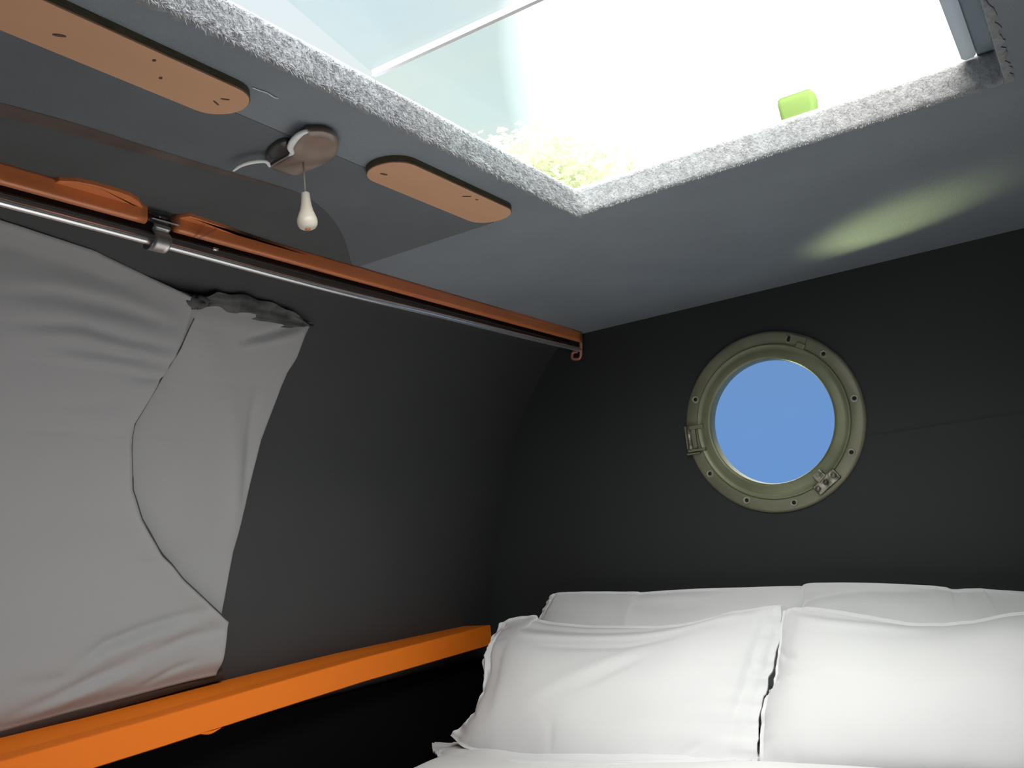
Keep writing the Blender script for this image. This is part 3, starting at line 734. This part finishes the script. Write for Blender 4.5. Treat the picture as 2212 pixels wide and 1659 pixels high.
# ------------------------------------------------------------------ orange ledge under the curtain
def ledge():
    e = empty('wooden_ledge', (-1.38, 1.2, -.20), label='orange varnished wooden ledge along the left wall below the curtain', cat='ledge')
    ys = np.linspace(-.40, 1.978, 100); V = []; Vt = []
    for y in ys:
        zt = float(np.interp(y, [-.4, .763, 1.027, 1.232, 1.512, 1.978], [-.222, -.204, -.194, -.184, -.172, -.161]))
        hgt = .046; ri_ = float(np.interp(y, [.35, .8, 1.3, 1.98], [1, .85, .55, .05]))
        yy = y
        V += [(-1.36, yy, zt-.0012), (-1.36, yy, zt-hgt), (-1.367, yy, zt-hgt-.0025), (-1.440, yy, zt-hgt-.0025), (-1.440, yy, zt+.026*ri_), (-1.432, yy, zt+.024*ri_), (-1.415, yy, zt+.017*ri_), (-1.39, yy, zt+.005*ri_), (-1.3625, yy, zt)]
    k = 9; n = len(ys)
    Fc = [(i*k+j, i*k+(j+1) % k, (i+1)*k+(j+1) % k, (i+1)*k+j) for i in range(n-1) for j in range(k)]+[tuple(range(k))[::-1], tuple((n-1)*k+j for j in range(k))]
    mesh('ledge_board', V, Fc, M_ORANGE, e, smooth=False)
    a = atX(455, 1581, -1.3595)
    mesh('chip', *tube(spline([a+np.array([0, -.020, .001]), a+np.array([0, 0, -.001]), a+np.array([0, .022, .002])], 12), [.0006, .0012, .0018, .0022, .0025, .0026, .0025, .0022, .0018, .0014, .0009, .0005], 8), M_ORANGE, e)
    return e
ledge()
# dark backing strip between curtain and ledge
V = []
for y in np.linspace(-.10, 1.21, 20):
    z0 = bottom_z(y)
    V += [(wall_x(z0)+.010, y, z0+.004), (wall_x(z0)+.012, y, z0-.015), (wall_x(z0)-.001, y, z0-.015), (wall_x(z0)-.001, y, z0+.004)]
Fc = [(i*4+j, i*4+(j+1) % 4, (i+1)*4+(j+1) % 4, (i+1)*4+j) for i in range(19) for j in range(4)]+[(0, 1, 2, 3), (76, 79, 78, 77)]
tag(mesh('curtain_batten', V, Fc, mat('dark_brown_wood', (.030, .017, .012), .6)), 'dark brown wooden batten between the curtain hem and the orange ledge', 'batten')
# black lining below the ledge
tag(mesh('baseboard_left', *box((-1.462, YN, ZF), (-1.436, D, -.246)), M_DARK, smooth=False), kind='structure')

# ------------------------------------------------------------------ bed
ZBED = -.425
bed = empty('bed', (-.60, 1.1, ZF), label='raised boat bed with white mattress sheet across the cabin end', cat='bed')
mesh('bed_base', *box((-1.335, .12, ZF), (.28, 2.085, ZBED-.19)), M_DARK, bed, smooth=False, auto=.01)
def mattress():
    x0, x1, y0, y1 = -1.345, .30, .10, 2.08; nx, ny = 150, 150
    def top(u, v):
        x = x0+(x1-x0)*u; y = y0+(y1-y0)*v
        e = min(x-x0, x1-x, y-y0, y1-y); r = .06
        z = ZBED-(r-math.sqrt(max(0, r*r-(r-min(e, r))**2)))
        z += .006*noise.noise(Vector((x*3, y*3, 0)))+.004*noise.noise(Vector((x*9, y*5, 2)))
        return (x, y, z)
    V, Fc = grid(top, nx, ny)
    # sides
    rim = [i*ny for i in range(nx)]+[(nx-1)*ny+j for j in range(1, ny)]+[i*ny+ny-1 for i in range(nx-2, -1, -1)]+[j for j in range(ny-2, 0, -1)]
    k = len(V); V = list(V)
    for r in rim: V.append((V[r][0], V[r][1], ZBED-.19))
    m_ = len(rim)
    for i in range(m_): Fc.append((rim[i], k+i, k+(i+1) % m_, rim[(i+1) % m_]))
    return V, Fc
mesh('mattress', *mattress(), M_PILLOW, bed)

def densify(px, n):
    return spline([np.array(p_, float) for p_ in px], n)
def coons(bt, rt, bb, lf, nu, nv):
    """bt/bb: left-to-right, lf/rt: bottom-to-top, lists of 3-D points"""
    C0 = spline(bb, nu); C1 = spline(bt, nu); D0 = spline(lf, nv); D1 = spline(rt, nv)
    P = np.zeros((nu, nv, 3))
    for i in range(nu):
        u = i/(nu-1)
        for j in range(nv):
            v = j/(nv-1)
            P[i, j] = (1-v)*C0[i]+v*C1[i]+(1-u)*D0[j]+u*D1[j]-((1-u)*(1-v)*C0[0]+u*(1-v)*C0[-1]+(1-u)*v*C1[0]+u*v*C1[-1])
    return P
def pillow(name, label, bt, rt, bb, lf, nrm, tf, tb, creases, seed, flange=.04, nu=150, nv=100, material=None, group='white pillows on the bed'):
    nrm = np.array(nrm, float); nrm /= np.linalg.norm(nrm)
    P = coons(bt, rt, bb, lf, nu, nv)
    U, Vv = np.meshgrid(np.linspace(0, 1, nu), np.linspace(0, 1, nv), indexing='ij')
    def puff(U, Vv):
        a = np.clip(np.minimum(U, 1-U)/.5, 0, 1); b = np.clip(np.minimum(Vv, 1-Vv)/.5, 0, 1)
        a = np.clip((a-flange)/(1-flange), 0, 1); b = np.clip((b-flange)/(1-flange), 0, 1)
        return (1-(1-a)**2.4)**.78*(1-(1-b)**2.1)**.85
    h = puff(U, Vv)
    wr = np.zeros((nu, nv))
    for (poly, w_, a_) in creases:
        d, s = seg_dist(U*1.6, Vv, [(q[0]*1.6, q[1]) for q in poly]); wr += a_*np.exp(-(d/w_)**2)*np.sin(np.pi*np.clip(s, .02, .98))**.6
    nz = np.zeros((nu, nv)); nz2 = np.zeros((nu, nv))
    for i in range(nu):
        for j in range(nv):
            u, v = U[i, j], Vv[i, j]
            nz[i, j] = noise.noise(Vector((u*3+seed, v*2.2, seed)))*.010+noise.noise(Vector((u*9+seed, v*4, seed*2)))*.0035
            # gathers that run in from the side seams
            es = math.exp(-min(u, 1-u)/.10); et = math.exp(-min(v, 1-v)/.08)
            nz2[i, j] = es*.009*noise.noise(Vector((u*4, v*15, seed+3)))+math.exp(-min(u, 1-u)/.05)*.004*noise.noise(Vector((u*6, v*34, seed+6)))+et*.004*noise.noise(Vector((u*20, v*3, seed+5)))
    hf = tf*h+wr+(nz)*np.clip(h*1.5, 0, 1)+nz2
    hb = tb*h
    V = []; nn = nu*nv
    for i in range(nu):
        for j in range(nv): V.append(P[i, j]+nrm*(hf[i, j]+.0012))
    for i in range(nu):
        for j in range(nv): V.append(P[i, j]-nrm*(hb[i, j]-nz2[i, j]+.0012))
    Fc = []
    for i in range(nu-1):
        for j in range(nv-1):
            Fc.append((i*nv+j, (i+1)*nv+j, (i+1)*nv+j+1, i*nv+j+1))
            Fc.append((nn+i*nv+j, nn+i*nv+j+1, nn+(i+1)*nv+j+1, nn+(i+1)*nv+j))
    rim = [i*nv for i in range(nu)]+[(nu-1)*nv+j for j in range(1, nv)]+[i*nv+nv-1 for i in range(nu-2, -1, -1)]+[j for j in range(nv-2, 0, -1)]
    for a, b in zip(rim, rim[1:]+rim[:1]): Fc.append((a, nn+a, nn+b, b))
    o = mesh(name, V, Fc, material or M_PILLOW2); o.data.set_sharp_from_angle(angle=math.radians(50))
    tag(o, label, 'pillow', group)
    return o

# back pillows stand against the end wall
def W(y0, z0, y1, z1):
    """leaning plane through (y0,z0) and (y1,z1), level across the cabin"""
    d = np.array([0, y1-y0, z1-z0]); n_ = np.array([0, -(z1-z0), (y1-y0)]); return np.array([0., y0, z0]), n_/np.linalg.norm(n_)
p0, n0 = W(1.93, -.42, 2.00, -.12)
q = lambda x, y: atP(x, y, p0, n0)
B = lambda x: np.array([x, 1.93+.07*(.03/.30), -.390])
pillow('pillow', 'back left white pillow standing against the dark end wall',
       [q(1188, 1286), q(1205, 1280), q(1260, 1278), q(1370, 1278), q(1390, 1279), q(1500, 1272), q(1640, 1268), q(1728, 1266), q(1742, 1272)],
       [B(-.585), q(1736, 1450), q(1742, 1272)], [B(-1.22), B(-.9), B(-.585)], [B(-1.22), q(1115, 1500), q(1150, 1380), q(1166, 1334), q(1188, 1286)],
       n0, .060, .035, [([(.02, .60), (.10, .95)], .03, -.006), ([(.3, .93), (.6, .86), (.8, .93)], .05, -.006), ([(.55, .97), (.75, .86), (.95, .86)], .03, .005)], 1.3)
pillow('pillow', 'back right white pillow against the end wall below the porthole',
       [q(1728, 1274), q(1748, 1260), q(1860, 1259), q(1990, 1264), q(2040, 1268), q(2060, 1273), q(2110, 1271), q(2180, 1276), q(2560, 1300)],
       [B(.12), q(2590, 1480), q(2560, 1300)], [B(-.575), B(-.2), B(.12)], [B(-.575), q(1722, 1450), q(1728, 1274)],
       n0, .070, .035, [([(.03, .86), (.12, .90), (.25, .95), (.4, .96)], .022, -.010), ([(.02, .90), (.02, .97)], .015, -.006), ([(.05, .80), (.2, .86), (.4, .87)], .04, .006)], 4.1)
# front pillows lean on them
p1, n1 = W(1.71, -.405, 1.875, -.145)
r = lambda x, y: atP(x, y, p1, n1)
crL = [([(.02, .85), (.055, .62), (.065, .38)], .022, -.014), ([(.0, .70), (.03, .35)], .025, .010), ([(.09, .90), (.12, .50), (.10, .28)], .022, .009), ([(.10, .86), (.13, .62), (.165, .46)], .016, -.008), ([(.06, .45), (.10, .36), (.15, .34)], .018, -.006), ([(.03, .32), (.09, .22), (.16, .20)], .018, -.005), ([(.04, .97), (.09, .90), (.16, .88)], .02, -.007),
       ([(.08, .97), (.25, .90), (.5, .91), (.68, .97)], .035, -.008), ([(.15, .88), (.35, .82), (.55, .84), (.72, .88)], .04, .006),
       ([(.55, .85), (.75, .92), (.92, .94)], .05, .006), ([(.40, .70), (.58, .72), (.7, .80)], .03, -.004), ([(.45, .30), (.58, .50), (.66, .62)], .03, -.004), ([(.42, .30), (.55, .55), (.62, .68)], .04, .004),
       ([(.505, .22), (.52, .02)], .012, -.004), ([(.93, .95), (.94, .5), (.93, .05)], .02, -.006), ([(.975, .9), (.98, .4), (.975, .05)], .03, .004), ([(.02, .2), (.08, .30)], .02, -.007), ([(.01, .10), (.07, .16)], .02, .006), ([(.8, .03), (.86, .14)], .02, -.005)]
pillow('pillow', 'front left white pillow nearest the orange ledge, leaning on the back pillows',
       [r(1082, 1346), r(1112, 1334), r(1156, 1329), r(1172, 1340), r(1260, 1350), r(1400, 1352), r(1490, 1345), r(1570, 1325), r(1640, 1314), r(1690, 1310)],
       [r(1636, 1668), r(1640, 1560), r(1662, 1470), r(1684, 1380), r(1690, 1310)],
       [r(972, 1588), r(1010, 1618), r(1100, 1632), r(1250, 1650), r(1450, 1664), r(1636, 1668)],
       [r(972, 1588), r(1018, 1548), r(1046, 1490), r(1046, 1430), r(1056, 1396), r(1082, 1346)],
       n1, .075, .075, crL, 8.7)
crR = [([(.02, .78), (.12, .70), (.22, .66)], .02, -.006), ([(.03, .74), (.12, .66), (.25, .62)], .03, .004), ([(.05, .95), (.3, .88), (.55, .93)], .04, .008), ([(.1, .99), (.3, .94), (.5, .985)], .03, -.006), ([(.12, .55), (.11, .40)], .03, -.003)]
pillow('pillow', 'front right white pillow, brightest of the pillows, at the lower right corner',
       [r(1694, 1318), r(1720, 1312), r(1760, 1312), r(1880, 1330), r(1990, 1346), r(2090, 1342), r(2212, 1322), r(2420, 1320), r(2640, 1340)],
       [r(2700, 1690), r(2690, 1500), r(2640, 1340)],
       [r(1648, 1668), r(1760, 1672), r(2000, 1680), r(2300, 1690), r(2700, 1690)],
       [r(1644, 1668), r(1642, 1580), r(1655, 1505), r(1672, 1480), r(1682, 1400), r(1692, 1318)],
       n1, .075, .075, crR, 12.2)
# flat pillow lying under the front left one
zf = -.402
s3 = lambda x, y: atZ(x, y, zf)
pillow('pillow', 'flat white pillow lying under the front left pillow, corner showing',
       [np.array([-1.305, 1.79, zf]), np.array([-.95, 1.77, zf]), np.array([-.63, 1.75, zf])], [s3(1560, 1652), np.array([-.63, 1.71, zf]), np.array([-.63, 1.75, zf])],
       [s3(945, 1634), s3(1000, 1640), s3(1200, 1652), s3(1560, 1652)], [s3(945, 1634), s3(934, 1618), s3(944, 1606), np.array([-1.305, 1.79, zf])],
       (0, 0, 1), .010, .012, [([(.0, .1), (.1, .3)], .03, .004), ([(.0, .25), (.08, .1)], .02, -.004)], 15.0)
# duvet turned back against the foot of the pillows
def duvet():
    x0, x1, y0, y1 = -1.315, .27, .20, 1.69; nx, ny = 190, 150
    T_ = .030
    def f(u, v, top):
        x = x0+(x1-x0)*u; y = y0+(y1+.018*noise.noise(Vector((x*2.3, 4, 0)))+.006*noise.noise(Vector((x*9, 4, 0)))-y0)*v
        e = min(x-x0, x1-x, y-y0, (y1-y)*1.0); rr = .03
        k_ = math.sqrt(max(0, 1-(1-min(max(e, 0), rr)/rr)**2))
        if top: z = ZBED+.0125+T_*k_*.5+.010*noise.noise(Vector((x*2.5, y*3, 7)))+.004*noise.noise(Vector((x*8, y*11, 3)))
        else: z = ZBED+.008
        return (x, y, z)
    Vt, Ft = grid(lambda u, v: f(u, v, True), nx, ny)
    Vb, Fb = grid(lambda u, v: f(u, v, False), nx, ny)
    V, Fc = joinm((Vt, Ft), (Vb, [q_[::-1] for q_ in Fb]))
    nn = nx*ny
    rim = [i*ny for i in range(nx)]+[(nx-1)*ny+j for j in range(1, ny)]+[i*ny+ny-1 for i in range(nx-2, -1, -1)]+[j for j in range(ny-2, 0, -1)]
    for a, b in zip(rim, rim[1:]+rim[:1]): Fc.append((a, nn+a, nn+b, b))
    return V, Fc
tag(mesh('duvet', *duvet(), M_PILLOW), 'white duvet spread over the bed, its edge along the foot of pillows', 'duvet')
